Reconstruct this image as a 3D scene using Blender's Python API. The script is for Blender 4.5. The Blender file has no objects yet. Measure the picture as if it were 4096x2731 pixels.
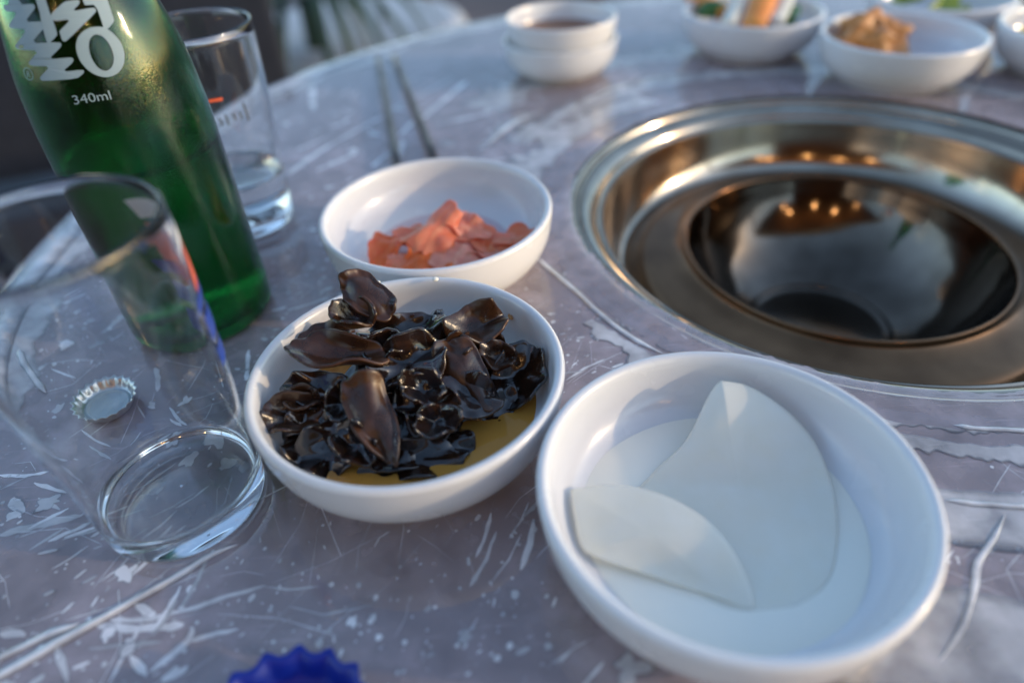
import bpy, bmesh, math, random
from mathutils import Vector, Matrix, noise
from mathutils.geometry import tessellate_polygon

sc = bpy.context.scene
col = sc.collection
PI = math.pi
R_ = math.radians

# ------------------------------------------------------------------ camera
CAM_H = 0.226
PITCH, ROLL = 0.68759, -0.06737
fwd = Vector((0, math.cos(PITCH), -math.sin(PITCH)))
rt0 = Vector((1, 0, 0)); up0 = rt0.cross(fwd)
rgt = math.cos(ROLL) * rt0 + math.sin(ROLL) * up0
upv = -math.sin(ROLL) * rt0 + math.cos(ROLL) * up0
CAM = Vector((0, 0, CAM_H))
cd = bpy.data.cameras.new('camera')
cam = bpy.data.objects.new('camera', cd); col.objects.link(cam)
cam.matrix_world = Matrix((
    (rgt.x, upv.x, -fwd.x, CAM.x), (rgt.y, upv.y, -fwd.y, CAM.y),
    (rgt.z, upv.z, -fwd.z, CAM.z), (0, 0, 0, 1)))
cd.sensor_width = 36; cd.lens = 24.29
cd.clip_start = 0.01; cd.clip_end = 500
cd.dof.use_dof = True; cd.dof.focus_distance = 0.305; cd.dof.aperture_fstop = 2.9
sc.camera = cam

# ------------------------------------------------------------------ light
SUN_AZ, SUN_EL = R_(102), R_(14)            # azimuth clockwise from +Y
world = bpy.data.worlds.new('World'); sc.world = world; world.use_nodes = True
wn = world.node_tree; wn.nodes.clear()
wo = wn.nodes.new('ShaderNodeOutputWorld'); wb = wn.nodes.new('ShaderNodeBackground')
sky = wn.nodes.new('ShaderNodeTexSky'); sky.sky_type = 'NISHITA'; sky.sun_disc = False
sky.sun_elevation = SUN_EL; sky.sun_rotation = SUN_AZ
sky.air_density = 1.0; sky.dust_density = 0.6; sky.ozone_density = 1.6
wb.inputs['Strength'].default_value = 0.15
wn.links.new(sky.outputs[0], wb.inputs[0]); wn.links.new(wb.outputs[0], wo.inputs[0])
sl = bpy.data.lights.new('sun', 'SUN'); sun = bpy.data.objects.new('sun', sl); col.objects.link(sun)
sdir = Vector((math.sin(SUN_AZ) * math.cos(SUN_EL), math.cos(SUN_AZ) * math.cos(SUN_EL), math.sin(SUN_EL)))
sun.rotation_euler = sdir.to_track_quat('Z', 'Y').to_euler()
sl.energy = 0.68; sl.angle = R_(1.0); sl.color = (1.0, 0.72, 0.44)
vs = sc.view_settings
vs.view_transform = 'Standard'; vs.look = 'None'; vs.gamma = 1; vs.exposure = 1.32
vs.use_curve_mapping = False
cy = sc.cycles
cy.use_denoising = True; cy.max_bounces = 14; cy.transmission_bounces = 12
cy.transparent_max_bounces = 24; cy.glossy_bounces = 6; cy.diffuse_bounces = 4
cy.sample_clamp_indirect = 6.0

# ------------------------------------------------------------------ helpers
def pray(u, v):
    """direction seen at photo position (u,v), photo 2352 wide"""
    k = 4096 / 2352; f = 2763.64
    return fwd + rgt * ((u * k - 2048) / f) + upv * ((1365.5 - v * k) / f)
def tp(u, v, z=0.0):
    d = pray(u, v); return CAM + d * ((z - CAM_H) / d.z)
def at(u, v, depth):
    return CAM + pray(u, v) * depth

def tag(o, label=None, cat=None, group=None, kind=None):
    if label: o['label'] = label
    if cat: o['category'] = cat
    if group: o['group'] = group
    if kind: o['kind'] = kind
    return o
def empty(name, loc=(0, 0, 0)):
    o = bpy.data.objects.new(name, None); col.objects.link(o); o.location = loc
    o.empty_display_size = 0.02
    return o
def mk(name, verts, faces, mat, parent=None, smooth=True, loc=None):
    me = bpy.data.meshes.new(name); me.from_pydata([tuple(v) for v in verts], [], faces)
    me.validate()
    bm = bmesh.new(); bm.from_mesh(me)
    bmesh.ops.recalc_face_normals(bm, faces=bm.faces); bm.to_mesh(me); bm.free()
    for p in me.polygons: p.use_smooth = smooth
    o = bpy.data.objects.new(name, me); col.objects.link(o)
    if mat: me.materials.append(mat)
    if parent: o.parent = parent
    if loc is not None: o.location = loc
    return o
def lathe_vf(prof, n=64, closed=False, wob=None):
    V, F = [], []
    m = len(prof)
    for (r, z) in prof:
        for i in range(n):
            a = 2 * PI * i / n
            V.append((r * math.cos(a), r * math.sin(a), z))
    seg = m if closed else m - 1
    for j in range(seg):
        for i in range(n):
            a, b = j * n + i, j * n + (i + 1) % n
            c, d = ((j + 1) % m) * n + (i + 1) % n, ((j + 1) % m) * n + i
            F.append((a, b, c, d))
    return V, F
def lathe(name, prof, mat, parent=None, n=64, closed=False, loc=None, cap0=False, cap1=False):
    V, F = lathe_vf(prof, n, closed)
    if cap0: F.append(tuple(range(n - 1, -1, -1)))
    if cap1: b = (len(prof) - 1) * n; F.append(tuple(range(b, b + n)))
    return mk(name, V, F, mat, parent, loc=loc)
def sprof(pts, k=4):
    """Catmull-Rom smoothing of a profile"""
    out = []
    P = [pts[0]] + list(pts) + [pts[-1]]
    for i in range(1, len(P) - 2):
        p0, p1, p2, p3 = P[i - 1], P[i], P[i + 1], P[i + 2]
        for s in range(k):
            t = s / k
            out.append(tuple(0.5 * ((2 * p1[c]) + (-p0[c] + p2[c]) * t + (2 * p0[c] - 5 * p1[c] + 4 * p2[c] - p3[c]) * t * t
                                    + (-p0[c] + 3 * p1[c] - 3 * p2[c] + p3[c]) * t ** 3) for c in range(len(p1))))
    out.append(tuple(pts[-1]))
    return out
def mm(p): return [(a / 1000, b / 1000) for a, b in p]
def tube(name, pts, rad, mat, parent=None, n=10, flat=1.0):
    V, F = [], []
    pts = [Vector(p) for p in pts]
    rads = rad if isinstance(rad, (list, tuple)) else [rad] * len(pts)
    for i, p in enumerate(pts):
        t = (pts[min(i + 1, len(pts) - 1)] - pts[max(i - 1, 0)]).normalized()
        s = t.cross(Vector((0, 0, 1)))
        if s.length < 1e-4: s = Vector((1, 0, 0))
        s.normalize(); w = s.cross(t).normalized()
        for k in range(n):
            a = 2 * PI * k / n
            V.append(p + s * math.cos(a) * rads[i] + w * math.sin(a) * rads[i] * flat)
    for i in range(len(pts) - 1):
        for k in range(n):
            F.append((i * n + k, i * n + (k + 1) % n, (i + 1) * n + (k + 1) % n, (i + 1) * n + k))
    F.append(tuple(range(n))); b = (len(pts) - 1) * n; F.append(tuple(range(b + n - 1, b - 1, -1)))
    return mk(name, V, F, mat, parent)

# ------------------------------------------------------------------ materials
def mat(name):
    m = bpy.data.materials.new(name); m.use_nodes = True
    nt = m.node_tree; return m, nt, nt.nodes['Principled BSDF']
def setp(b, **kw):
    names = dict(base='Base Color', rough='Roughness', metal='Metallic', trans='Transmission Weight', ior='IOR',
                 coat='Coat Weight', coatr='Coat Roughness', sss='Subsurface Weight', sssr='Subsurface Radius',
                 ssss='Subsurface Scale', spec='Specular IOR Level', alpha='Alpha', aniso='Anisotropic')
    for k, v in kw.items():
        if k == 'base': v = (*v, 1)
        b.inputs[names[k]].default_value = v
def tex(nt, kind, **kw):
    t = nt.nodes.new(kind)
    for k, v in kw.items():
        if k in t.inputs: t.inputs[k].default_value = v
        else: setattr(t, k, v)
    return t
def coord(nt, out='Object', scale=None, loc=None, rot=None):
    c = nt.nodes.new('ShaderNodeTexCoord')
    if scale is None: return c.outputs[out]
    mp = nt.nodes.new('ShaderNodeMapping'); nt.links.new(c.outputs[out], mp.inputs[0])
    mp.inputs['Scale'].default_value = scale if hasattr(scale, '__len__') else (scale,) * 3
    if rot: mp.inputs['Rotation'].default_value = rot
    return mp.outputs[0]
def ramp(nt, src, stops):
    r = nt.nodes.new('ShaderNodeValToRGB'); nt.links.new(src, r.inputs[0])
    e = r.color_ramp.elements
    while len(e) < len(stops): e.new(0.5)
    for i, (p, c) in enumerate(stops):
        e[i].position = p; e[i].color = (*c, 1) if len(c) == 3 else c
    return r.outputs[0]
def vramp(nt, src, a, b, lo=0.0, hi=1.0):
    m = nt.nodes.new('ShaderNodeMapRange'); nt.links.new(src, m.inputs[0])
    for i, v in zip((1, 2, 3, 4), (a, b, lo, hi)): m.inputs[i].default_value = v
    return m.outputs[0]
def bump(nt, b, h, strength=0.3, dist=0.001, prev=None):
    n = nt.nodes.new('ShaderNodeBump'); n.inputs['Strength'].default_value = strength
    n.inputs['Distance'].default_value = dist
    nt.links.new(h, n.inputs['Height'])
    if prev: nt.links.new(prev, n.inputs['Normal'])
    if b: nt.links.new(n.outputs[0], b.inputs['Normal'])
    return n.outputs[0]
def mathn(nt, op, a, b=None):
    m = nt.nodes.new('ShaderNodeMath'); m.operation = op
    for i, v in enumerate((a, b)):
        if v is None: continue
        if isinstance(v, (int, float)): m.inputs[i].default_value = v
        else: nt.links.new(v, m.inputs[i])
    return m.outputs[0]

M = {}
# white melamine
m, nt, b = mat('white_melamine'); M['melamine'] = m
setp(b, base=(.73, .73, .735), rough=.22, coat=.25, coatr=.08)
n1 = tex(nt, 'ShaderNodeTexNoise', Scale=60.0, Detail=4.0); nt.links.new(coord(nt), n1.inputs['Vector'])
nt.links.new(vramp(nt, n1.outputs[0], .3, .7, .16, .30), b.inputs['Roughness'])
# table laminate
m, nt, b = mat('table_laminate'); M['laminate'] = m
n1 = tex(nt, 'ShaderNodeTexNoise', Scale=9.0, Detail=5.0); nt.links.new(coord(nt), n1.inputs['Vector'])
nt.links.new(ramp(nt, n1.outputs[0], [(.3, (.31, .220, .202)), (.7, (.41, .298, .270))]), b.inputs['Base Color'])
setp(b, rough=.45)
m, nt, b = mat('dark_metal'); M['darkmetal'] = m
setp(b, base=(.03, .03, .033), rough=.4, metal=.6)

def film_mat(name, milk, colr, rough, island=False, soft=0.0):
    m = bpy.data.materials.new(name); m.use_nodes = True; nt = m.node_tree; nt.nodes.clear()
    out = nt.nodes.new('ShaderNodeOutputMaterial')
    tr = nt.nodes.new('ShaderNodeBsdfTransparent'); tr.inputs[0].default_value = (.97, .97, .98, 1)
    df = nt.nodes.new('ShaderNodeBsdfDiffuse'); df.inputs[0].default_value = (*colr, 1)
    gl = nt.nodes.new('ShaderNodeBsdfGlossy'); gl.inputs['Roughness'].default_value = rough
    c = coord(nt)
    big = tex(nt, 'ShaderNodeTexNoise', Scale=14.0, Detail=5.0); nt.links.new(c, big.inputs['Vector'])
    fine = tex(nt, 'ShaderNodeTexNoise', Scale=190.0, Detail=3.0); nt.links.new(c, fine.inputs['Vector'])
    scr = tex(nt, 'ShaderNodeTexNoise', Scale=1.0, Detail=2.0)
    nt.links.new(coord(nt, 'Object', (34, 420, 1), rot=(0, 0, R_(28))), scr.inputs['Vector'])
    mid = tex(nt, 'ShaderNodeTexNoise', Scale=75.0, Detail=4.0); nt.links.new(c, mid.inputs['Vector'])
    fac = mathn(nt, 'MULTIPLY', vramp(nt, big.outputs[0], .3, .7, .6, 1.3), milk)
    fac = mathn(nt, 'MULTIPLY', fac, vramp(nt, mid.outputs[0], .3, .7, .70, 1.25))
    if island:
        gi = nt.nodes.new('ShaderNodeNewGeometry'); fac = mathn(nt, 'MULTIPLY', fac, vramp(nt, gi.outputs['Random Per Island'], 0, 1, .45, 1.05))
    if soft:
        at_ = nt.nodes.new('ShaderNodeAttribute'); at_.attribute_name = 'soft'
        fac = mathn(nt, 'MULTIPLY', fac, vramp(nt, mathn(nt, 'ADD', at_.outputs['Fac'], vramp(nt, mid.outputs[0], .3, .7, -.12, .12)), .0, soft, .0, 1.0))
    scm = vramp(nt, scr.outputs[0], .64, .72, 0, .10)
    fac = mathn(nt, 'ADD', fac, scm)
    mx = nt.nodes.new('ShaderNodeMixShader'); nt.links.new(fac, mx.inputs[0])
    nt.links.new(tr.outputs[0], mx.inputs[1]); nt.links.new(df.outputs[0], mx.inputs[2])
    lw = nt.nodes.new('ShaderNodeFresnel'); lw.inputs[0].default_value = 1.8
    bn = bump(nt, None, big.outputs[0], .14, .003); bn = bump(nt, None, mid.outputs[0], .10, .0008, bn)
    nt.links.new(bn, gl.inputs['Normal']); nt.links.new(bn, df.inputs['Normal']); nt.links.new(bn, lw.inputs['Normal'])
    m2 = nt.nodes.new('ShaderNodeMixShader'); nt.links.new(lw.outputs[0], m2.inputs[0])
    nt.links.new(mx.outputs[0], m2.inputs[1]); nt.links.new(gl.outputs[0], m2.inputs[2])
    nt.links.new(m2.outputs[0], out.inputs[0])
    return m
M['film'] = film_mat('clear_film', .40, (.74, .63, .67), .06)
M['loose'] = film_mat('loose_film', .97, (.90, .89, .91), .14, True, .22)
M['lifted'] = film_mat('lifted_film', .62, (.84, .81, .81), .12, False, .9)
M['fold'] = film_mat('folded_film', .85, (.85, .84, .85), .14, False, 1.0)

def steel(name, base, rough, tint2=None, brushed=0.0):
    m, nt, b = mat(name); setp(b, base=base, rough=rough, metal=1.0)
    c = coord(nt)
    n1 = tex(nt, 'ShaderNodeTexNoise', Scale=22.0, Detail=6.0); nt.links.new(c, n1.inputs['Vector'])
    if tint2: nt.links.new(ramp(nt, n1.outputs[0], [(.35, base), (.68, tint2)]), b.inputs['Base Color'])
    nt.links.new(vramp(nt, n1.outputs[0], .3, .7, rough * .75, rough * 1.4), b.inputs['Roughness'])
    # concentric spinning marks
    w = nt.nodes.new('ShaderNodeVectorMath'); w.operation = 'LENGTH'; nt.links.new(c, w.inputs[0])
    n2 = tex(nt, 'ShaderNodeTexNoise', Scale=900.0, Detail=2.0, noise_dimensions='1D'); nt.links.new(w.outputs['Value'], n2.inputs['W'])
    bump(nt, b, n2.outputs[0], brushed, .0003)
    return m
M['steel'] = steel('polished_steel', (.50, .42, .33), .12, (.34, .27, .20), .12)
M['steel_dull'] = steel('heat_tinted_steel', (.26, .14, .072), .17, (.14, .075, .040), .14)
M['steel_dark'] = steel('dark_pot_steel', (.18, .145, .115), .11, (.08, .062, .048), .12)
M['chop'] = steel('chopstick_steel', (.16, .135, .12), .35, (.11, .09, .08), .0)

def glass(name, colr, rough=0.0, ior=1.5):
    m, nt, b = mat(name); setp(b, base=colr, rough=rough, trans=1.0, ior=ior); return m
M['glass'] = glass('clear_glass', (.985, .99, .99), 0.0, 1.48)
M['water'] = glass('water', (.97, .985, .99), 0.0, 1.33)
M['drink'] = glass('bottle_drink', (.62, .86, .70), 0.0, 1.33)
# green bottle with condensation
m, nt, b = mat('green_bottle_glass'); M['bottle'] = m
setp(b, base=(.055, .385, .14), rough=.02, trans=1.0, ior=1.5)
c = coord(nt)
v1 = tex(nt, 'ShaderNodeTexVoronoi', Scale=1100.0); nt.links.new(c, v1.inputs['Vector'])
v2 = tex(nt, 'ShaderNodeTexVoronoi', Scale=2000.0); nt.links.new(c, v2.inputs['Vector'])
nm = tex(nt, 'ShaderNodeTexNoise', Scale=26.0, Detail=4.0); nt.links.new(c, nm.inputs['Vector'])
d1 = vramp(nt, v1.outputs['Distance'], 0.0, .55, 1, 0); d2 = vramp(nt, v2.outputs['Distance'], 0.0, .55, 1, 0)
msk = vramp(nt, nm.outputs[0], .38, .62, 0.1, 1)
h = mathn(nt, 'MULTIPLY', mathn(nt, 'ADD', d1, mathn(nt, 'MULTIPLY', d2, .5)), msk)
bump(nt, b, h, .14, .0004)
nt.links.new(vramp(nt, nm.outputs[0], .45, .70, .0, .045), b.inputs['Roughness'])
m, nt, b = mat('silkscreen_shaded'); M['print'] = m; setp(b, base=(.24, .34, .40), rough=.6)  # white print, with the bluish shade on it put into the colour
def plain(name, base, rough=.5, **kw):
    m, nt, b = mat(name); setp(b, base=base, rough=rough, **kw); return m
M['red'] = plain('print_red', (.75, .13, .05), .35)
M['blue'] = plain('print_blue', (.015, .05, .32), .35)
M['pwhite'] = plain('print_white', (.78, .78, .78), .4)
M['pdark'] = plain('print_dark', (.05, .05, .045), .5)
M['cap_blue'] = plain('blue_plastic', (.002, .018, .26), .38)
m, nt, b = mat('cap_tin'); M['tin'] = m
setp(b, base=(.62, .62, .58), rough=.30, metal=.9)
n1 = tex(nt, 'ShaderNodeTexNoise', Scale=400.0, Detail=4.0); nt.links.new(coord(nt), n1.inputs['Vector']); bump(nt, b, n1.outputs[0], .2, .0004)
m, nt, b = mat('cap_liner'); M['liner'] = m
setp(b, base=(.42, .50, .50), rough=.25)
n1 = tex(nt, 'ShaderNodeTexNoise', Scale=260.0, Detail=4.0); nt.links.new(coord(nt), n1.inputs['Vector']); bump(nt, b, n1.outputs[0], .6, .001)
# wood ear
m, nt, b = mat('wood_ear'); M['ear'] = m
c = coord(nt)
n1 = tex(nt, 'ShaderNodeTexNoise', Scale=70.0, Detail=5.0); nt.links.new(c, n1.inputs['Vector'])
n2 = tex(nt, 'ShaderNodeTexNoise', Scale=700.0, Detail=3.0); nt.links.new(c, n2.inputs['Vector'])
nt.links.new(ramp(nt, n1.outputs[0], [(.30, (.016, .007, .003)), (.55, (.050, .019, .007)), (.78, (.115, .045, .015))]), b.inputs['Base Color'])
nt.links.new(vramp(nt, n1.outputs[0], .35, .7, .22, .46), b.inputs['Roughness'])
setp(b, coat=.15, coatr=.25)
bp = bump(nt, None, n1.outputs[0], .4, .002); bump(nt, b, n2.outputs[0], .25, .0004, bp)
m, nt, b = mat('wood_ear_wet'); M['earwet'] = m
c = coord(nt)
n1 = tex(nt, 'ShaderNodeTexNoise', Scale=95.0, Detail=4.0); nt.links.new(c, n1.inputs['Vector'])
nt.links.new(ramp(nt, n1.outputs[0], [(.3, (.007, .004, .003)), (.55, (.022, .010, .006)), (.78, (.060, .025, .010))]), b.inputs['Base Color'])
setp(b, rough=.16, coat=.8, coatr=.06)
bump(nt, b, n1.outputs[0], .5, .002)
# pickled ginger
m, nt, b = mat('pickled_ginger'); M['ginger'] = m
c = coord(nt, 'Object', (60, 260, 120))
n1 = tex(nt, 'ShaderNodeTexNoise', Scale=1.0, Detail=4.0); nt.links.new(c, n1.inputs['Vector'])
nt.links.new(ramp(nt, n1.outputs[0], [(.30, (.99, .16, .040)), (.62, (.99, .28, .10)), (.80, (.99, .50, .30))]), b.inputs['Base Color'])
setp(b, rough=.30, sss=.25, ssss=.003, sssr=(1, .35, .2))
bump(nt, b, n1.outputs[0], .6, .0016)
tl = nt.nodes.new('ShaderNodeBsdfTranslucent'); tl.inputs[0].default_value = (.99, .34, .14, 1)
oi = nt.nodes.new('ShaderNodeObjectInfo'); hs = nt.nodes.new('ShaderNodeHueSaturation')
nt.links.new(b.inputs['Base Color'].links[0].from_socket, hs.inputs['Color'])
nt.links.new(vramp(nt, oi.outputs['Random'], 0, 1, .95, 1.0), hs.inputs['Value']); nt.links.new(vramp(nt, oi.outputs['Random'], 0, 1, 1.1, .78), hs.inputs['Saturation'])
nt.links.new(hs.outputs[0], b.inputs['Base Color'])
mx = nt.nodes.new('ShaderNodeMixShader'); mx.inputs[0].default_value = .24
nt.links.new(b.outputs[0], mx.inputs[1]); nt.links.new(tl.outputs[0], mx.inputs[2])
nt.links.new(mx.outputs[0], nt.nodes['Material Output'].inputs[0])
# pickled radish
m, nt, b = mat('pickled_radish'); M['radish'] = m
c = coord(nt)
n1 = tex(nt, 'ShaderNodeTexNoise', Scale=110.0, Detail=4.0); nt.links.new(c, n1.inputs['Vector'])
nt.links.new(ramp(nt, n1.outputs[0], [(.3, (.97, .92, .77)), (.7, (.98, .95, .83))]), b.inputs['Base Color'])
setp(b, rough=.20, sss=.12, ssss=.003, sssr=(1, .95, .8), trans=.10, coat=.5, coatr=.1)
bump(nt, b, n1.outputs[0], .3, .0006)
tr = nt.nodes.new('ShaderNodeBsdfTransparent'); mx = nt.nodes.new('ShaderNodeMixShader'); mx.inputs[0].default_value = .24
nt.links.new(b.outputs[0], mx.inputs[1]); nt.links.new(tr.outputs[0], mx.inputs[2])
nt.links.new(mx.outputs[0], nt.nodes['Material Output'].inputs[0])
def liquid(name, colr, dens_mix, rough=.03):
    m = bpy.data.materials.new(name); m.use_nodes = True; nt = m.node_tree; nt.nodes.clear()
    out = nt.nodes.new('ShaderNodeOutputMaterial')
    tr = nt.nodes.new('ShaderNodeBsdfTransparent'); tr.inputs[0].default_value = (*colr, 1)
    df = nt.nodes.new('ShaderNodeBsdfDiffuse'); df.inputs[0].default_value = (*colr, 1)
    gl = nt.nodes.new('ShaderNodeBsdfGlossy'); gl.inputs['Roughness'].default_value = rough
    mx = nt.nodes.new('ShaderNodeMixShader'); mx.inputs[0].default_value = dens_mix
    nt.links.new(tr.outputs[0], mx.inputs[1]); nt.links.new(df.outputs[0], mx.inputs[2])
    fr = nt.nodes.new('ShaderNodeFresnel'); fr.inputs[0].default_value = 1.36
    m2 = nt.nodes.new('ShaderNodeMixShader'); nt.links.new(fr.outputs[0], m2.inputs[0])
    nt.links.new(mx.outputs[0], m2.inputs[1]); nt.links.new(gl.outputs[0], m2.inputs[2])
    nt.links.new(m2.outputs[0], out.inputs[0]); return m
M['soy'] = liquid('amber_vinegar', (.96, .46, .09), .55)
M['brine'] = liquid('radish_brine', (.98, .945, .83), .92, .25)
M['pinkbrine'] = liquid('ginger_brine', (.95, .78, .80), .60)
M['sauce'] = liquid('brown_sauce', (.28, .12, .06), .9)
def noisy(name, c0, c1, scale, rough=.5, bs=.4, bd=.002, **kw):
    m, nt, b = mat(name); c = coord(nt)
    n1 = tex(nt, 'ShaderNodeTexNoise', Scale=scale, Detail=6.0); nt.links.new(c, n1.inputs['Vector'])
    nt.links.new(ramp(nt, n1.outputs[0], [(.3, c0), (.7, c1)]), b.inputs['Base Color'])
    setp(b, rough=rough, **kw); bump(nt, b, n1.outputs[0], bs, bd); return m
M['paste'] = noisy('soybean_paste', (.42, .16, .035), (.60, .28, .08), 120, .45)
M['carrot'] = noisy('carrot', (.80, .24, .03), (.88, .36, .07), 80, .4)
M['cuke'] = noisy('cucumber_skin', (.03, .10, .02), (.08, .20, .03), 90, .35)
M['cukeflesh'] = noisy('onion_flesh', (.70, .68, .56), (.80, .79, .70), 90, .35)
M['greens'] = noisy('green_salad', (.13, .24, .02), (.40, .42, .05), 90, .4)
M['corn'] = noisy('yellow_side', (.75, .48, .05), (.85, .62, .12), 120, .35)
M['ground'] = noisy('paving', (.11, .088, .090), (.18, .145, .145), 2.2, .8, .3, .01)
M['leaf'] = noisy('plant_leaf', (.008, .026, .015), (.018, .05, .026), 30, .5)
M['wood'] = noisy('brown_wood', (.09, .035, .018), (.15, .06, .03), 20, .6)
M['navy'] = noisy('navy_fabric', (.007, .012, .024), (.012, .018, .034), 60, .8)
M['wplastic'] = noisy('white_plastic', (.38, .39, .42), (.45, .46, .49), 8, .45, .05)
m = bpy.data.materials.new('warm_bulb'); m.use_nodes = True; nt = m.node_tree; nt.nodes.clear()
em = nt.nodes.new('ShaderNodeEmission'); em.inputs[0].default_value = (1, .50, .16, 1); em.inputs[1].default_value = 4.0
nt.links.new(em.outputs[0], nt.nodes.new('ShaderNodeOutputMaterial').inputs[0]); M['bulb'] = m
M['canvas'] = noisy('tan_canvas', (.40, .25, .14), (.50, .33, .19), 12, .8)
M['grey'] = noisy('grey_plastic', (.06, .055, .06), (.10, .09, .095), 20, .6)

# ------------------------------------------------------------------ ground
g = mk('ground', [(-40, -40, -.75), (40, -40, -.75), (40, 40, -.75), (-40, 40, -.75)], [(0, 1, 2, 3)], M['ground'], smooth=False)
tag(g, kind='structure')

# ------------------------------------------------------------------ table
GC = Vector((.2286, .396, 0))               # grill and table centre
TR = .542
table = tag(empty('round_table', GC + Vector((0, 0, -.75))), 'round grey laminate dining table with a grill hole in its middle', 'table')
def up75(p): return [(r, z + .75) for r, z in p]
lathe('tabletop', up75([(.1885, 0), (TR - .006, 0), (TR - .001, -.004), (TR, -.012), (TR - .004, -.03), (.1885, -.03)]), M['laminate'], table, 160, closed=True)
lathe('pedestal', up75([(.03, -.14), (.17, -.14), (.17, -.20), (.06, -.26), (.05, -.70), (.05, -.72), (.03, -.72)]), M['darkmetal'], table, 40, closed=True)
lathe('foot', [(.02, 0.0), (.28, 0.0), (.28, .015), (.06, .035), (.02, .035)], M['darkmetal'], table, 48, closed=True)

# ------------------------------------------------------------------ grill
grill = tag(empty('tabletop_grill', GC), 'round stainless steel charcoal grill sunk into the table', 'grill')
lathe('rim_ring', sprof(mm([(192, -3.5), (190, -1.0), (186, -.8), (182.5, -2.0), (180.5, -5.5), (178.5, -5.5), (176.5, -4.2), (173, -5.0),
                            (168.5, -8.5), (166.5, -12), (164.2, -13.6), (162.6, -12.6), (161.6, -14.5)]), 4), M['steel'], grill, 200)
lathe('basin', sprof(mm([(161.8, -13.0), (161, -17), (157.5, -32), (153.5, -43), (149, -49.5), (143, -51), (134, -51), (120, -51.5)]), 4), M['steel'], grill, 200)
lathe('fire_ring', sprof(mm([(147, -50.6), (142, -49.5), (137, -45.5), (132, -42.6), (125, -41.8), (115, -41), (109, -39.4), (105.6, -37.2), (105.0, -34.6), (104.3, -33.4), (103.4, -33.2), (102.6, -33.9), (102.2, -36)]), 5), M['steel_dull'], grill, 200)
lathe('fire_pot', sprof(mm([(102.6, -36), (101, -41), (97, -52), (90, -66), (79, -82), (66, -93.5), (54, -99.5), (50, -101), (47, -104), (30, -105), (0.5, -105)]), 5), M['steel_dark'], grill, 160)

# ------------------------------------------------------------------ plastic film
random.seed(11)
cover = tag(empty('plastic_table_cover', GC), 'clear wrinkled plastic film stretched over the table', 'table cover')
def nz(x, y, z=0.0, s=1.0): return noise.noise(Vector((x * s, y * s, z)))
NA = 900
def inner_r(a):
    x, y = math.cos(a), math.sin(a)
    return .1842 + .0022 * nz(x, y, 3, 5) + .0014 * nz(x, y, 7, 23) + .0010 * nz(x, y, 1, 70) - (.0035 if -2.9 < a < -1.2 else 0) * (.5 + .5 * math.sin((a + 2.9) / 1.7 * PI))
rads = [0, .012, .03, .05, .054, .058, .062, .066, .070, .075, .09, .13, .2, .28, .335, .352]
V, F = [], []
def ridge_h(r):
    # low rounded ring that runs round the grill under the film
    return .0030 * math.exp(-((r - .250) / .0085) ** 2)
for j, dr in enumerate(rads):
    for i in range(NA):
        a = -PI + 2 * PI * i / NA
        ri = inner_r(a)
        r = ri + dr if dr < .07 else ri * (1 - (dr - .07) / .282) + .1842 * ((dr - .07) / .282) + dr
        r = min(r, TR - .004)
        z = .00014 + (.0010 if j == 0 else .0005 if j == 1 else 0)
        V.append((r * math.cos(a), r * math.sin(a), z))
nr = len(rads)
for (r, z) in ((TR + .001, -.001), (TR + .003, -.006), (TR + .004, -.016), (TR + .002, -.04), (TR - .004, -.09)):
    for i in range(NA):
        a = -PI + 2 * PI * i / NA
        x, y = math.cos(a), math.sin(a)
        w = .004 * nz(x, y, z * 30, 9) * (1 if z < -.01 else .4)
        V.append(((r + w) * x, (r + w) * y, z + .006 * nz(x, y, 5, 6) * (z < -.05)))
nr += 5
for j in range(nr - 1):
    for i in range(NA):
        F.append((j * NA + i, j * NA + (i + 1) % NA, (j + 1) * NA + (i + 1) % NA, (j + 1) * NA + i))
mk('film_sheet', V, F, M['film'], cover)

# milky places where the film has lifted: flat little pockets, one mesh
PV, PF, PS = [], [], []
def poly_patch(pts, z):
    b0 = len(PV)
    c = sum((Vector(p) for p in pts), Vector((0, 0))) / len(pts)
    PV.append((c[0] - GC.x, c[1] - GC.y, z)); PS.append(1.0)
    for p in pts: PV.append((p[0] - GC.x, p[1] - GC.y, z)); PS.append(0.0)
    n_ = len(pts)
    for i in range(n_): PF.append((b0, b0 + 1 + i, b0 + 1 + (i + 1) % n_))
_pz = [0]
def nextz():
    _pz[0] += 1
    return .00018 + (_pz[0] % 997) * .0000001 + (.00012 if _pz[0] >= 100000 else 0)
def blob(x, y, L, W, ang):
    n = 9 if L < .004 else 13
    pts = []
    s = random.random() * 99
    ca, sa = math.cos(ang), math.sin(ang)
    for i in range(n):
        a = 2 * PI * i / n
        q = 1 + .30 * nz(math.cos(a), math.sin(a), s, 1.6)
        px, py = L * .5 * math.cos(a) * q, W * .5 * math.sin(a) * q
        pts.append((x + px * ca - py * sa, y + px * sa + py * ca))
    poly_patch(pts, nextz())
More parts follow.
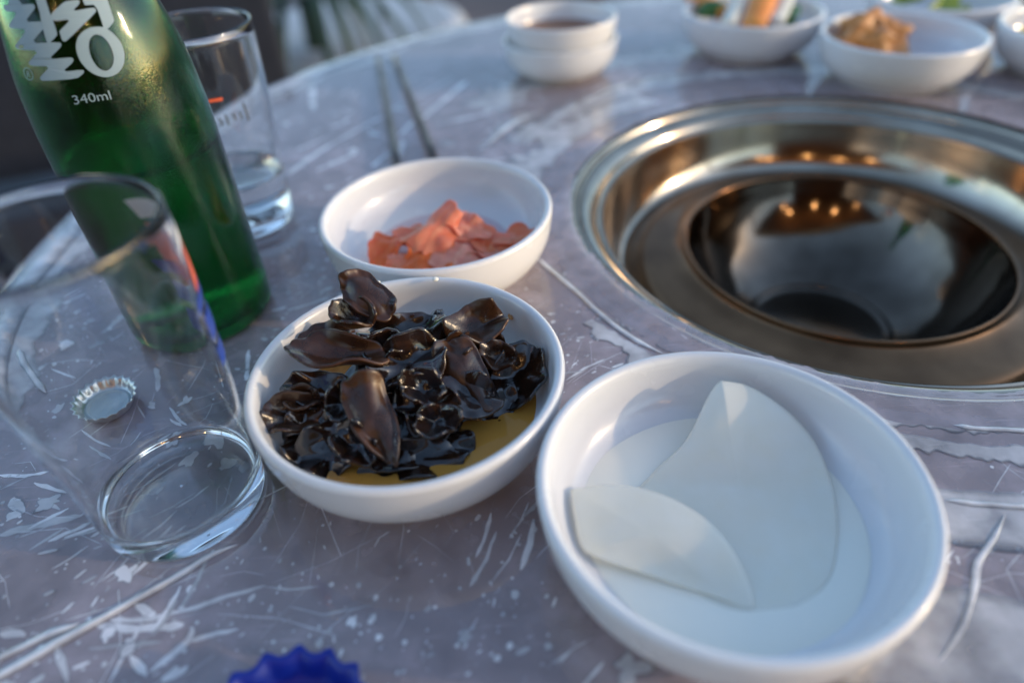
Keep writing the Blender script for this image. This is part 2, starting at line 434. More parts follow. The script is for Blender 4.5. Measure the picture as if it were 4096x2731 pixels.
def strip(path, w, taper=True):
    """ragged ribbon along world points"""
    path = [Vector((p[0], p[1])) for p in path]
    # resample
    res = []
    for a, b_ in zip(path[:-1], path[1:]):
        L = (b_ - a).length; k = max(2, int(L / .003))
        for i in range(k): res.append(a.lerp(b_, i / k))
    res.append(path[-1])
    if len(res) < 4: return
    s = random.random() * 50
    z = nextz()
    left, right = [], []
    for i, p in enumerate(res):
        t = i / (len(res) - 1)
        d = (res[min(i + 1, len(res) - 1)] - res[max(i - 1, 0)]).normalized()
        nrm = Vector((-d.y, d.x))
        ww = w * .5 * (min(1, 14 * t + .35) * min(1, 9 * (1 - t) + .3) if taper else 1)
        ww *= 1 + .55 * nz(t * 6, 0, s) + .25 * nz(t * 17, 3, s)
        off = nrm * w * .25 * nz(t * 4, 9, s)
        left.append(p + off + nrm * ww * (1 + .3 * nz(t * 20, 1, s))); right.append(p + off - nrm * ww * (1 + .3 * nz(t * 20, 2, s)))
    b0 = len(PV)
    for l, r in zip(left, right):
        m_ = (l + r) * .5
        for q_, sv_ in ((l, 0.0), (m_, 1.0), (r, 0.0)): PV.append((q_.x - GC.x, q_.y - GC.y, z)); PS.append(sv_)
    for i in range(len(left) - 1):
        for k in (0, 1): PF.append((b0 + 3 * i + k, b0 + 3 * i + k + 1, b0 + 3 * i + k + 4, b0 + 3 * i + k + 3))
def pstrip(uv, wpx):
    w0 = [tp(u, v) for u, v in uv]
    d = ((w0[0] + w0[-1]) * .5 - CAM).dot(fwd)
    strip(w0, wpx * d / 1587 * 1.15)
def crop(ox, oy, s): return lambda a, b_: ((ox + a * s) / (4096 / 2352), (oy + b_ * s) / (4096 / 2352))
c7, c6, cL, cR = crop(900, 0, 1200 / 2352), crop(0, 1400, 1200 / 2352), crop(0, 2200, 1600 / 2352), crop(3500, 1900, 596 / 1125)
for cr, sc_, rows in (
    (c7, .293, [([(480, 1372), (850, 1120), (1250, 910)], 45), ([(720, 1340), (950, 1240), (1040, 1190)], 25), ([(560, 1180), (860, 1050)], 18),
                ([(1500, 770), (1820, 590)], 34), ([(1550, 930), (1720, 790), (1900, 640)], 40), ([(1600, 930), (2000, 830)], 22),
                ([(1640, 980), (2000, 900), (2352, 800)], 46), ([(1300, 880), (1420, 800)], 34), ([(1370, 1060), (1480, 950)], 28),
                ([(1360, 1290), (1390, 1100)], 34), ([(1150, 1310), (1300, 1190)], 34), ([(820, 1000), (950, 960)], 34), ([(690, 870), (690, 680)], 40),
                ([(640, 650), (780, 600)], 40), ([(2050, 600), (2220, 740)], 22), ([(2100, 660), (2290, 780)], 18), ([(960, 900), (1010, 870)], 30),
                ([(1900, 700), (2100, 560)], 16), ([(450, 960), (500, 990)], 40), ([(1000, 1190), (1250, 1110)], 16)]),
    (c6, .293, [([(330, 170), (550, 225)], 22), ([(570, 215), (650, 190)], 16), ([(270, 1040), (520, 1120)], 32), ([(300, 1160), (470, 1250)], 30),
                ([(0, 980), (200, 990), (390, 950)], 30), ([(0, 1090), (230, 990)], 24), ([(1340, 430), (1480, 610)], 26), ([(1340, 520), (1440, 610)], 28),
                ([(850, 680), (930, 640)], 30), ([(950, 700), (1000, 660)], 34), ([(580, 650), (700, 720), (830, 760)], 20), ([(720, 710), (790, 760)], 20),
                ([(0, 1450), (300, 1370), (640, 1300)], 70), ([(220, 1400), (540, 1240)], 28), ([(230, 1568), (500, 1400)], 24), ([(380, 1500), (720, 1350)], 38),
                ([(1235, 120), (1262, 200), (1245, 310)], 46), ([(1070, 420), (1130, 520)], 14), ([(1180, 430), (1225, 310)], 8), ([(2000, 1190), (2280, 1050)], 12),
                ([(640, 770), (830, 860)], 28), ([(720, 830), (800, 880)], 16), ([(100, 1160), (180, 1280)], 90), ([(0, 1330), (150, 1340)], 90),
                ([(1130, 745), (1270, 690)], 20), ([(1110, 680), (1180, 720)], 22), ([(1010, 760), (1090, 630)], 10), ([(1600, 500), (1720, 580)], 12),
                ([(1780, 30), (1760, 10)], 20), ([(1860, 60), (1810, 130)], 40), ([(1950, 0), (1935, 240)], 34), ([(0, 770), (90, 775)], 24)]),
    (cL, .3906, [([(330, 560), (370, 680), (400, 781)], 38), ([(100, 160), (180, 80)], 22), ([(130, 240), (240, 150)], 22), ([(0, 170), (110, 90)], 18),
                 ([(660, 170), (760, 150)], 20), ([(980, 275), (1070, 285)], 30), ([(560, 440), (800, 460), (1080, 440)], 50),
                 ([(650, 410), (900, 400), (1150, 340), (1340, 265), (1560, 210)], 34), ([(520, 580), (700, 560), (950, 540)], 24),
                 ([(640, 781), (720, 640), (760, 560), (830, 450)], 26), ([(880, 710), (1020, 610), (1110, 530), (1140, 450)], 38), ([(1110, 530), (1400, 465)], 30),
                 ([(1050, 781), (1180, 700)], 26), ([(770, 620), (860, 740)], 52), ([(1370, 240), (1440, 180)], 16), ([(1430, 120), (1460, 20)], 26),
                 ([(800, 310), (900, 390)], 44), ([(500, 90), (600, 50)], 80), ([(690, 240), (760, 250)], 60), ([(0, 490), (150, 500)], 60),
                 ([(1220, 610), (1290, 540)], 34), ([(1700, 330), (1900, 380), (2200, 320)], 10), ([(1400, 320), (1460, 305)], 22), ([(470, 781), (620, 750)], 24),
                 ([(270, 60), (300, 0)], 16), ([(960, 781), (1000, 700)], 30), ([(1300, 470), (1320, 430)], 30), ([(1560, 215), (1700, 230), (1880, 215)], 12)]),
    (cR, .3042, [([(960, 350), (880, 500), (810, 600)], 80), ([(770, 650), (740, 900), (620, 1200), (460, 1430)], 60), ([(890, 980), (780, 1110)], 60),
                 ([(1100, 1230), (1030, 1370)], 60), ([(850, 1420), (860, 1560)], 40), ([(540, 1130), (500, 1220)], 34), ([(1085, 1400), (1060, 1568)], 36),
                 ([(770, 1200), (780, 1290)], 34), ([(560, 960), (580, 1000)], 60), ([(600, 1500), (590, 1568)], 50)])):
    for uv, w in rows: pstrip([cr(*q) for q in uv], w * sc_)
# specks: each follows the local pull of the film
def field(x, y):
    a = math.atan2(y - GC.y, x - GC.x)
    r = math.hypot(x - GC.x, y - GC.y)
    if r < .25: return a + .5 * nz(x, y, 4, 25)
    return R_(38) + 1.5 * nz(x, y, 2, 9)
cnt = 0
while cnt < 4800:
    if cnt % 3:
        x, y = random.uniform(-.34, .20), random.uniform(.04, .52)
        r = math.hypot(x - GC.x, y - GC.y)
        if r < .19 or r > .52: continue
    else:
        r = math.sqrt(random.uniform(.189 ** 2, .525 ** 2)); a = random.uniform(-PI, PI)
        x, y = GC.x + r * math.cos(a), GC.y + r * math.sin(a)
        if y < .02: continue
    dens = .36 + 1.1 * max(-.32, nz(x, y, 8, 14))
    if x > .0 and r > .2: dens *= .6
    if random.random() > dens: continue
    cnt += 1
    L = min(.0060, random.lognormvariate(-6.95, .65)); asp = random.choice((1.0, 1.0, 1.3, 1.8, 2.8, 4.5))
    blob(x, y, L * asp ** .6, L / asp ** .4, field(x, y) + random.gauss(0, .35))
def splotch(x, y, L):
    pts = []; s_ = random.random() * 99; n = 22; sq = random.uniform(.4, 1); a0 = field(x, y)
    for i in range(n):
        a = 2 * PI * i / n; q = max(.2, 1 + 1.1 * nz(math.cos(a), math.sin(a), s_, 1.1) + .35 * nz(math.cos(a), math.sin(a), s_ + 3, 2.6))
        px, py = L * .5 * q * math.cos(a), L * .5 * q * sq * math.sin(a)
        pts.append((x + px * math.cos(a0) - py * math.sin(a0), y + px * math.sin(a0) + py * math.cos(a0)))
    c0 = len(PV); z = nextz(); PV.append((x - GC.x, y - GC.y, z)); PS.append(1.0)
    for p_ in pts: PV.append((p_[0] - GC.x, p_[1] - GC.y, z)); PS.append(0.0)
    for i in range(n): PF.append((c0, c0 + 1 + i, c0 + 1 + (i + 1) % n))
for k in range(150):
    x, y = random.uniform(-.33, .16), random.uniform(.05, .62)
    r = math.hypot(x - GC.x, y - GC.y)
    if r < .20 or r > .51: continue
    splotch(x, y, random.uniform(.004, .011))
for k in range(700):                         # fine scratches and stretch lines
    x, y = random.uniform(-.34, .24), random.uniform(.05, .6); r = math.hypot(x - GC.x, y - GC.y)
    if r < .21 or r > .50: continue
    d = field(x, y) + random.gauss(0, .7); L = random.uniform(.008, .05); w_ = random.gauss(0, .25)
    strip([(x, y), (x + L * .5 * math.cos(d), y + L * .5 * math.sin(d)), (x + L * math.cos(d + w_), y + L * math.sin(d + w_))], random.uniform(.00014, .00042))
for k in range(80):                          # small families of parallel stretch marks
    r = random.uniform(.225, .52); a = random.uniform(R_(95), R_(255))
    x, y = GC.x + r * math.cos(a), GC.y + r * math.sin(a)
    if y < .03: continue
    d = field(x, y) + random.gauss(0, .25)
    for q in range(random.randint(2, 5)):
        ox, oy = random.gauss(0, .008), random.gauss(0, .008); L = random.uniform(.006, .028)
        dd = d + random.gauss(0, .12)
        if math.hypot(x + ox - GC.x, y + oy - GC.y) < .2: continue
        strip([(x + ox, y + oy), (x + ox + L * .5 * math.cos(dd), y + oy + L * .5 * math.sin(dd)), (x + ox + L * math.cos(dd + .1), y + oy + L * math.sin(dd + .1))], random.uniform(.0006, .0024))
def zone(a0, a1, r0f, r1f, n):
    b0 = len(PV); z = nextz()
    for i in range(n + 1):
        a = a0 + (a1 - a0) * i / n
        ra, rb_ = r0f(a), r1f(a)
        for q_, sv_ in ((0, .35), (.12, 1), (.8, .8), (1, 0)):
            rr = ra + (rb_ - ra) * q_
            PV.append((rr * math.cos(a), rr * math.sin(a), z)); PS.append(sv_)
    for i in range(n):
        for k in range(3): PF.append((b0 + 4 * i + k, b0 + 4 * i + k + 1, b0 + 4 * i + k + 5, b0 + 4 * i + k + 4))
def jag(base, amp, seed, f1=9, f2=40): return lambda a: base + amp * nz(math.cos(a), math.sin(a), seed, f1) + amp * .5 * nz(math.cos(a), math.sin(a), seed + 4, f2)
p = mk('air_pocket', PV, PF, M['loose'], cover, smooth=False)
p.data.attributes.new('soft', 'FLOAT', 'POINT').data.foreach_set('value', PS)
tag(p, kind='stuff')

PV, PF, PS = [], [], []
_pz[0] = 100097
zone(R_(95), R_(215), lambda a: inner_r((a + PI) % (2 * PI) - PI) + .0006, jag(.201, .012, 5), 300)   # loose skirt beside the grill ring
zone(R_(116), R_(190), jag(.208, .006, 15), jag(.236, .018, 25, 7), 200)
zone(R_(-172), R_(-56), jag(.1965, .002, 31), jag(.2050, .006, 35, 14, 60), 300)
zone(R_(-150), R_(-60), jag(.212, .004, 33), jag(.222, .008, 37, 14, 50), 240)
zone(R_(36), R_(150), jag(.236, .004, 41), jag(.260, .006, 45), 220)
zone(R_(-128), R_(-56), jag(.2375, .0015, 51), jag(.2655, .0012, 55), 170)
zone(R_(78), R_(264), jag(.500, .012, 61, 12, 50), lambda a: TR - .0035, 500)                       # film drawn over the table's edge
zone(R_(84), R_(140), jag(.300, .02, 71, 5), jag(.345, .03, 75, 6), 200)
zone(R_(-118), R_(-70), jag(.285, .006, 81, 6), jag(.330, .012, 85, 8), 160)
lf = mk('lifted_film', PV, PF, M['lifted'], cover, smooth=False)
lf.data.attributes.new('soft', 'FLOAT', 'POINT').data.foreach_set('value', PS)

def fold(uv, wpx, hgt, world=False):
    pts = [Vector(q) for q in uv] if world else [tp(u, v) for u, v in uv]
    res = []
    for (x, y, z) in sprof([tuple(q) for q in pts], 8): res.append(Vector((x, y, 0)))
    V, F = [], []
    d0 = (res[len(res) // 2] - CAM).dot(fwd); w = wpx if world else wpx * d0 / 1587
    n = 11; s = random.random() * 40; w *= 1.25
    for i, p in enumerate(res):
        t = i / (len(res) - 1)
        d = (res[min(i + 1, len(res) - 1)] - res[max(i - 1, 0)]).normalized(); nrm = Vector((-d.y, d.x, 0))
        e = min(1, 6 * t + .05) * min(1, 6 * (1 - t) + .05)
        ww = w * .5 * e * (1 + .3 * nz(t * 5, 0, s)); hh = hgt * .28 * e * (1 + .35 * nz(t * 7, 4, s))
        for k in range(n):
            q = -1 + 2 * k / (n - 1)
            V.append(p + nrm * (q * ww + w * .15 * nz(t * 5, 2, s)) + Vector((0, 0, .00045 + hh * (math.cos(q * PI / 2) ** 1.3) * (1 + .25 * nz(t * 20, q * 2, s)))))
    for i in range(len(res) - 1):
        for k in range(n - 1): F.append((i * n + k, i * n + k + 1, (i + 1) * n + k + 1, (i + 1) * n + k))
    V = [v - GC for v in V]
    o = mk('fold', V, F, M['fold'], cover)
    o.data.attributes.new('soft', 'FLOAT', 'POINT').data.foreach_set('value', [math.cos((-1 + 2 * (i % n) / (n - 1)) * PI / 2) for i in range(len(V))])
    return o
fold([cL(*q) for q in [(-60, 800), (0, 745), (150, 660), (300, 570), (560, 430), (800, 290), (1000, 180), (1250, 30), (1400, -30)]], 24, .0030)
fold([cL(*q) for q in [(-40, 660), (0, 635), (160, 560), (330, 480), (470, 430)]], 17, .0022)
g4 = crop(2200, 300, 1800 / 2352)
fold([g4(*q) for q in [(-60, 960), (0, 1020), (120, 1120), (260, 1250), (420, 1370), (600, 1465)]], 13, .0022)
fold([g4(*q) for q in [(560, 1300), (640, 1330), (760, 1420)]], 7, .0012)
fold([g4(*q) for q in [(0, 250), (200, 130), (420, 50), (640, 15), (900, 0)]], 16, .0030)
fold([c7(*q) for q in [(2050, 1150), (2200, 1010), (2352, 930), (2500, 880)]], 18, .0025)
fold([(2190, 978), (2250, 985), (2352, 990), (2450, 990)], 14, .0022)
fold([(2170, 1150), (2250, 1158), (2352, 1166), (2450, 1172)], 16, .0026)
fold([cR(*q) for q in [(980, 300), (900, 470), (800, 610), (760, 720), (740, 900), (640, 1180), (470, 1420)]], 16, .0018)
fold([c6(*q) for q in [(30, 40), (60, 150), (150, 270), (260, 380)]], 20, .003)
ew = []
for i in range(15):
    a = R_(112 + i * 9.5); rr = .527 + .004 * nz(i, 0, 1)
    ew.append((GC.x + rr * math.cos(a), GC.y + rr * math.sin(a), 0))
fold(ew, .018, .0035, world=True)

# ------------------------------------------------------------------ bowls
BOWL = sprof(mm([(.5, 2.2), (30, 2.2), (42, 2.0), (44, 0), (46, 0), (47.5, 1.8), (50, 4.2), (56, 8.6), (61, 15), (63.9, 22), (65.2, 29), (65.7, 34.5),
                 (65.8, 36.5), (64.9, 38.0), (63.4, 38.2), (61.9, 37.2), (61.0, 34.5), (60.3, 29), (58.4, 22.5), (54, 16.2), (47, 12.9), (38, 11.6), (20, 11.1), (.5, 11)]), 4)
def zin(r):
    """height of the bowl's inside at radius r (metres)"""
    pr = [(0, 11), (20, 11.1), (38, 11.6), (47, 12.9), (54, 16.2), (58.4, 22.5), (60.3, 29), (61, 34.5)]
    r *= 1000
    for (a, za), (b_, zb) in zip(pr[:-1], pr[1:]):
        if r <= b_: return (za + (zb - za) * (r - a) / (b_ - a)) / 1000
    return .0345
Z0 = .0008
bowl_me = None
def bowl(x, y, label, rot=0.0):
    global bowl_me
    if bowl_me is None:
        o = lathe('side_dish_bowl', BOWL, M['melamine'], n=128); bowl_me = o.data
    else:
        o = bpy.data.objects.new('side_dish_bowl', bowl_me); col.objects.link(o)
    o.location = (x, y, Z0); o.rotation_euler.z = rot
    return tag(o, label, 'bowl', 'white side dish bowls')
MB, GB, DB = Vector((-.0446, .2168, Z0)), Vector((-.0380, .3517, Z0)), Vector((.0707, .1488, Z0))
VB, PB, SB, YB = Vector((.253, .706, Z0)), Vector((.350, .607, Z0)), Vector((.440, .716, Z0)), Vector((.499, .592, Z0))
bowl(*MB.xy, 'white bowl of dark wood ear mushrooms beside the empty glass')
bowl(*GB.xy, 'white bowl holding orange pickled ginger, behind the mushrooms')
bowl(*DB.xy, 'large nearest white bowl holding pale pickled radish slices')
bowl(*VB.xy, 'white bowl of carrot and onion sticks at the far side')
bowl(*PB.xy, 'white bowl with a lump of brown paste behind the grill')
bowl(*SB.xy, 'white bowl of green salad cut off by the top edge')
bowl(*YB.xy, 'white bowl with yellow food cut off at the right edge')
def pool(name, cpos, level, label, cat, m, rmax=None, seed=0, wav=.0):
    # a liquid level inside a bowl
    r = 0
    while zin(r) < level and r < .06: r += .0005
    V = [(0, 0, level)]; n = 96
    for i in range(n):
        a = 2 * PI * i / n; rr = (r + .0004) * (1 + wav * nz(math.cos(a), math.sin(a), seed, 1.5))
        V.append((rr * math.cos(a), rr * math.sin(a), level))
    F = [(0, 1 + i, 1 + (i + 1) % n) for i in range(n)]
    return tag(mk(name, V, F, m, loc=cpos), label, cat)
pool('vinegar_sauce', MB, .0158, 'amber sauce pooled under the wood ear mushrooms', 'sauce', M['soy'])
pool('radish_brine', DB, .0140, 'milky brine pooled around the radish slices', 'liquid', M['brine'], wav=.03, seed=3)
pool('ginger_brine', GB, .0120, 'thin pink juice under the pickled ginger', 'liquid', M['pinkbrine'])

# ------------------------------------------------------------------ posing frame for food
def frame(pos, ang, tilt):
    """long axis at image angle ang (deg), facing the viewer tilted by (right, up)"""
    nrm = (-fwd + rgt * tilt[0] + upv * tilt[1]).normalized()
    xa = rgt * math.cos(R_(ang)) + upv * math.sin(R_(ang))
    xa = (xa - nrm * xa.dot(nrm)).normalized(); ya = nrm.cross(xa)
    return Matrix(((xa.x, ya.x, nrm.x, pos.x), (xa.y, ya.y, nrm.y, pos.y), (xa.z, ya.z, nrm.z, pos.z), (0, 0, 0, 1)))
def sheet(name, sx, sy, cup, ruffle, nw, trough, seed, m, thick, point=0.0, rough=.10, sub=1, nr=11, na=44, out=.10, curl=0.0, sad=0.0, roll=0.0):
    """an irregular soft disc: cupped, rolled to a trough and ruffled at the edge (mm)"""
    V, F = [(0, 0, 0)], []
    rnd = random.Random(seed); ph = rnd.random() * 6; ph2 = rnd.random() * 6
    for j in range(1, nr + 1):
        q = j / nr
        for i in range(na):
            a = 2 * PI * i / na
            ca, sa = math.cos(a), math.sin(a)
            rr = q * (1 + out * nz(ca, sa, seed, 1.3) + out * .8 * nz(ca, sa, seed + 7, 3.2))
            x, y = rr * ca * sx, rr * sa * sy
            if point: y *= 1 - point * (.5 + .5 * rr * ca)
            z = cup * rr * rr + ruffle * q ** 2.4 * (math.sin(nw * a + ph) + .5 * math.sin((nw * 1.7) // 1 * a + ph2))
            z += rough * sx * .6 * nz(x / sx * 1.4, y / sx * 1.4, seed + 2, 1.5) + rough * .16 * sx * nz(x / sx, y / sx, seed + 5, 3.2)
            z += sad * (x * x - y * y) / (sx * sx)
            if q > .7: z += roll * (q - .7) ** 1.6 * 9
            if curl: z += curl * max(0, q - .72) ** 1.5 * 6; rr_ = 1 - .35 * max(0, q - .72) * abs(curl) / max(sx, 1); x *= rr_; y *= rr_
            if trough:
                k = trough / sy
                yy = math.sin(k * y) / k; zz = (1 - math.cos(k * y)) / k
                nzv = z
                y, z = yy - math.sin(k * y) * nzv * .6, zz + math.cos(k * y) * nzv
            V.append((x / 1000, y / 1000, z / 1000))
    for i in range(na): F.append((0, 1 + i, 1 + (i + 1) % na))
    for j in range(nr - 1):
        for i in range(na):
            a, b_ = 1 + j * na + i, 1 + j * na + (i + 1) % na
            F.append((a, b_, b_ + na, a + na))
    o = mk(name, V, F, m)
    s = o.modifiers.new('thickness', 'SOLIDIFY'); s.thickness = thick / 1000; s.offset = 0
    if sub: d = o.modifiers.new('smooth', 'SUBSURF'); d.levels = sub; d.render_levels = sub
    return o

# ------------------------------------------------------------------ wood ear mushrooms
cM = crop(900, 1000, 1500 / 2352)
EARS = [
    # crop x, y, height mm, sx, sy, cup, ruffle, waves, trough, angle, tilt, wet, point, label
    (895, 275, 56, 13.5, 9.6, -3.0, 1.4, 3, -.60, -42, (.10, .30), 0, .30, 'smooth brown wood ear perched topmost on the back left of the pile'),
    (825, 455, 44, 9.5, 8.5, 8.0, 1.2, 3, .45, -22, (-.05, .62), 0, 0, 'small cupped wood ear just below the topmost one'),
    (715, 690, 35, 19, 12.5, 4.0, 2.2, 3, 1.25, -6, (.05, 1.05), 0, .10, 'long boat-shaped brown wood ear at the left of the pile'),
    (650, 560, 30, 11, 8, 3, 2.0, 4, .6, 10, (-.2, .7), 0, 0, 'half hidden wood ear behind the boat-shaped one'),
    (1130, 545, 29, 16, 10, 3, 3.2, 5, .5, 8, (0, .55), 1, 0, 'shiny black ruffled wood ear at the back middle of the pile'),
    (1320, 440, 30, 5, 4, 2, 1, 2, 1.0, 65, (.1, .3), 1, .4, 'small upturned black wood ear tip at the back edge'),
    (1580, 500, 32, 13, 11, 5, 3.0, 5, .6, 20, (.0, .62), 0, 0, 'upright frilly brown wood ear at the back right of the pile'),
    (1630, 640, 27, 10, 9, -2, 2.6, 6, 0, -20, (.25, .4), 0, 0, 'crinkled translucent wood ear right of the middle'),
    (1160, 730, 31, 14, 12, 4, 3.4, 4, .7, 25, (-.1, .55), 1, 0, 'wavy black wood ear in the middle of the pile'),
    (1510, 760, 31, 17, 10, -3, 2.6, 3, -.7, -58, (.1, .35), 0, .2, 'brown wood ear hanging like a curtain right of the middle'),
    (1480, 920, 25, 15, 9, 2, 3.0, 5, .3, -5, (.1, .7), 1, 0, 'glossy wet wood ear with sky reflections right of centre'),
    (1850, 810, 19, 13, 11, 5, 1.6, 5, .35, 70, (-.25, .45), 1, 0, 'round dark wood ear at the right end of the pile'),
    (1560, 990, 17, 16, 9, -2, 2.2, 4, -.3, 14, (.1, .6), 1, 0, 'flat dark wood ear lying in the sauce at the lower right'),
    (1270, 1010, 23, 13, 11, 2, 3.4, 5, .4, -60, (.2, .5), 1, 0, 'folded black wood ear right of the big front one'),
    (930, 1050, 34, 18, 12.5, -2.2, 1.9, 3, -.75, -66, (.10, .30), 0, .68, 'big smooth teardrop wood ear at the front of the pile'),
    (420, 1050, 23, 11, 10, 5, 1.6, 4, .5, 15, (.30, .55), 0, 0, 'cupped brown wood ear at the left end of the pile'),
    (600, 900, 25, 13, 8, 3, 2.4, 5, .4, -8, (.1, .6), 1, 0, 'dark folded wood ear under the boat-shaped one'),
    (560, 1140, 19, 12, 10, 3, 3.0, 5, .2, 60, (.1, .5), 1, 0, 'crumpled black wood ear at the lower left'),
    (670, 1260, 17, 12, 10, 4, 2.6, 5, .2, 20, (.15, .45), 1, 0, 'rosette-like black wood ear at the front left edge'),
    (1370, 1180, 18, 12, 8, -2, 2.8, 4, -.4, -35, (.0, .5), 1, 0, 'dark wood ear at the front right over the sauce'),
    (1180, 1330, 15, 17, 8, 2, 2.4, 5, .4, 8, (.0, .5), 1, 0, 'low wood ear along the front edge of the pile'),
    (880, 880, 24, 15, 12, -2, 2.5, 4, 0, 30, (.0, .7), 1, 0, 'dark wood ear buried in the middle behind the teardrop one'),
    (1080, 1180, 20, 13, 12, -2, 2.5, 4, 0, 70, (.0, .7), 1, 0, 'dark wood ear buried right of the teardrop tip'),
    (1010, 640, 33, 8, 6.5, 6, 1.6, 4, .3, 30, (.0, .5), 1, 0, 'small curled wood ear above the middle of the pile'),
    (1240, 880, 31, 8, 7, 6, 1.8, 4, .3, -20, (.1, .4), 1, 0, 'small cupped wood ear at the very centre of the pile'),
    (1450, 640, 31, 7, 6, 5, 1.6, 3, .3, 40, (.1, .5), 0, 0, 'small brown wood ear left of the crinkled one'),
    (760, 960, 29, 8, 6.5, 6, 1.6, 4, .3, 70, (.0, .4), 1, 0, 'small curled wood ear left of the teardrop one'),
    (1720, 690, 25, 8, 7, 6, 1.4, 4, .4, -30, (-.1, .5), 0, 0, 'small brown cup between the crinkled and the rightmost wood ear'),
    (480, 950, 26, 7, 6, 5, 1.4, 4, .4, 10, (.2, .5), 0, 0, 'small brown cup above the left end of the pile'),
    (1330, 1090, 25, 8, 6.5, 6, 1.8, 4, .3, 20, (.1, .4), 1, 0, 'small curled wood ear low at the right of the teardrop'),
    (830, 1240, 22, 8, 7, 6, 1.8, 4, .2, -40, (.0, .4), 1, 0, 'small cupped wood ear at the front left of the teardrop tip'),
    (1290, 640, 24, 13, 9, -2, 2.5, 4, 0, 0, (.0, .7), 1, 0, 'dark wood ear buried between the back ruffles'),
]
for i, (a, b_, hz, sx, sy, cup, rf, nw, trg, ang, tilt, wet, pt, lab) in enumerate(EARS):
    u, v = cM(a, b_)
    q_ = 1.24 if wet else 1.14
    o = sheet('wood_ear_mushroom', sx * q_, sy * q_, cup * 1.25, rf * 1.2, min(nw, 4), trg, 20 + i * 3, M['earwet'] if wet else M['ear'], 1.6, pt, .15 if wet else .09, 2, 11, 40, .16, 0, ((i * 7) % 5 - 2) * (1.6 if wet else .7), (2.4 if cup < 0 else -1.4) * (.6 if wet else 1))
    o.matrix_world = frame(tp(u, v, hz / 1000 + .002), ang, tilt)
    tag(o, lab, 'mushroom', 'wood ear mushrooms in the bowl')

# ------------------------------------------------------------------ pickled ginger
cG = crop(1200, 600, 1200 / 2352)
GING = [
    (690, 770, 14, 12, 9, 0, 1.0, 3, -.9, 80, (-.2, .5), 'rolled ginger slice at the left end of the heap'),
    (1060, 620, 27, 19, 13, -2, 1.6, 3, -.7, 60, (0, .35), 'tall folded ginger slice at the top of the heap'),
    (1290, 590, 23, 13, 8, 0, 1.8, 3, -.6, -20, (.1, .5), 'ginger slice pointing right from the top of the heap'),
    (890, 670, 20, 10, 8, 0, 1.6, 3, .3, 10, (-.3, .5), 'small ginger slice left of the top one'),
    (1410, 680, 18, 15, 9, 0, 1.4, 3, -.5, -5, (.1, .6), 'flat ginger slice right of the top one'),
    (1690, 690, 17, 14, 7, 0, 1.2, 3, -.6, 42, (-.1, .5), 'ginger slice at the right end against the bowl wall'),
    (1540, 780, 14, 15, 8, 0, 1.6, 3, -.4, 10, (0, .6), 'ginger slice lying low at the right of the heap'),
    (860, 850, 16, 12, 11, -2, 1.6, 4, -.6, 50, (-.1, .45), 'pale ginger slice at the front left of the heap'),
    (1010, 840, 18, 13, 12, -2, 1.8, 4, -.5, 80, (0, .4), 'pale ginger slice at the front middle of the heap'),
    (1210, 820, 18, 14, 12, -1, 1.8, 4, -.6, 70, (.15, .45), 'wavy ginger slice at the front right of the heap'),
    (1390, 850, 13, 14, 9, 0, 1.6, 3, -.3, 20, (.1, .6), 'ginger slice half hidden by the bowl rim at the right'),
    (840, 935, 12, 12, 9, 0, 1.4, 4, -.4, 10, (0, .5), 'ginger slice half hidden by the bowl rim at the left'),
    (1100, 930, 12, 15, 10, 0, 1.4, 4, -.3, 0, (0, .6), 'ginger slice half hidden by the bowl rim in the middle'),
    (1150, 750, 13, 18, 13, 0, 1.4, 3, 0, 0, (0, .9), 'ginger slice buried in the middle of the heap'),
]
for i, (a, b_, hz, sx, sy, cup, rf, nw, trg, ang, tilt, lab) in enumerate(GING):
    u, v = cG(a, b_)
    o = sheet('ginger_slice', sx * 1.12, sy * 1.2, cup, rf * 1.7, 2 + i % 3, trg * (.9 if i % 2 else -.5), 300 + i * 5, M['ginger'], .7, 0, .22, 1, 11, 40, .5, 0, ((i * 3) % 5 - 2) * 1.3)
    o.matrix_world = frame(tp(u, v, hz * .95 / 1000 + .007), ang, (tilt[0], tilt[1] + .25))
    tag(o, lab, 'ginger', 'pickled ginger slices')

# ------------------------------------------------------------------ pickled radish slices
def radish(outline, zc, label, thick=1.3, lift=0.0):
    """outline: (u, v, z mm above bowl base); soft sheet filled towards its middle"""
    pts = sprof([tuple(tp(u, v, z / 1000 + Z0)) for u, v, z in outline + outline[:1]], 6)[:-1]
    P = [Vector(p) for p in pts]; n = len(P)
    c = sum(P, Vector()) / n; c.z = zc / 1000 + Z0
    V, F = [c], []; nr = 8
    for j in range(1, nr + 1):
        q = j / nr
        for i in range(n):
            p = c.lerp(P[i], q); t = q * q * (3 - 2 * q)
            p.z = c.z + (P[i].z - c.z) * t + .0004 * nz(p.x * 60, p.y * 60, 3)
            V.append(p)
    for i in range(n): F.append((0, 1 + i, 1 + (i + 1) % n))
    for j in range(nr - 1):
        for i in range(n):
            a, b_ = 1 + j * n + i, 1 + j * n + (i + 1) % n
            F.append((a, b_, b_ + n, a + n))
    V = [v - DB for v in V]
    o = mk('radish_slice', V, F, M['radish'], loc=DB)
    s = o.modifiers.new('thickness', 'SOLIDIFY'); s.thickness = thick / 1000; s.offset = 0
    d = o.modifiers.new('smooth', 'SUBSURF'); d.levels = 1; d.render_levels = 1
    return tag(o, label, 'radish', 'pickled radish slices')
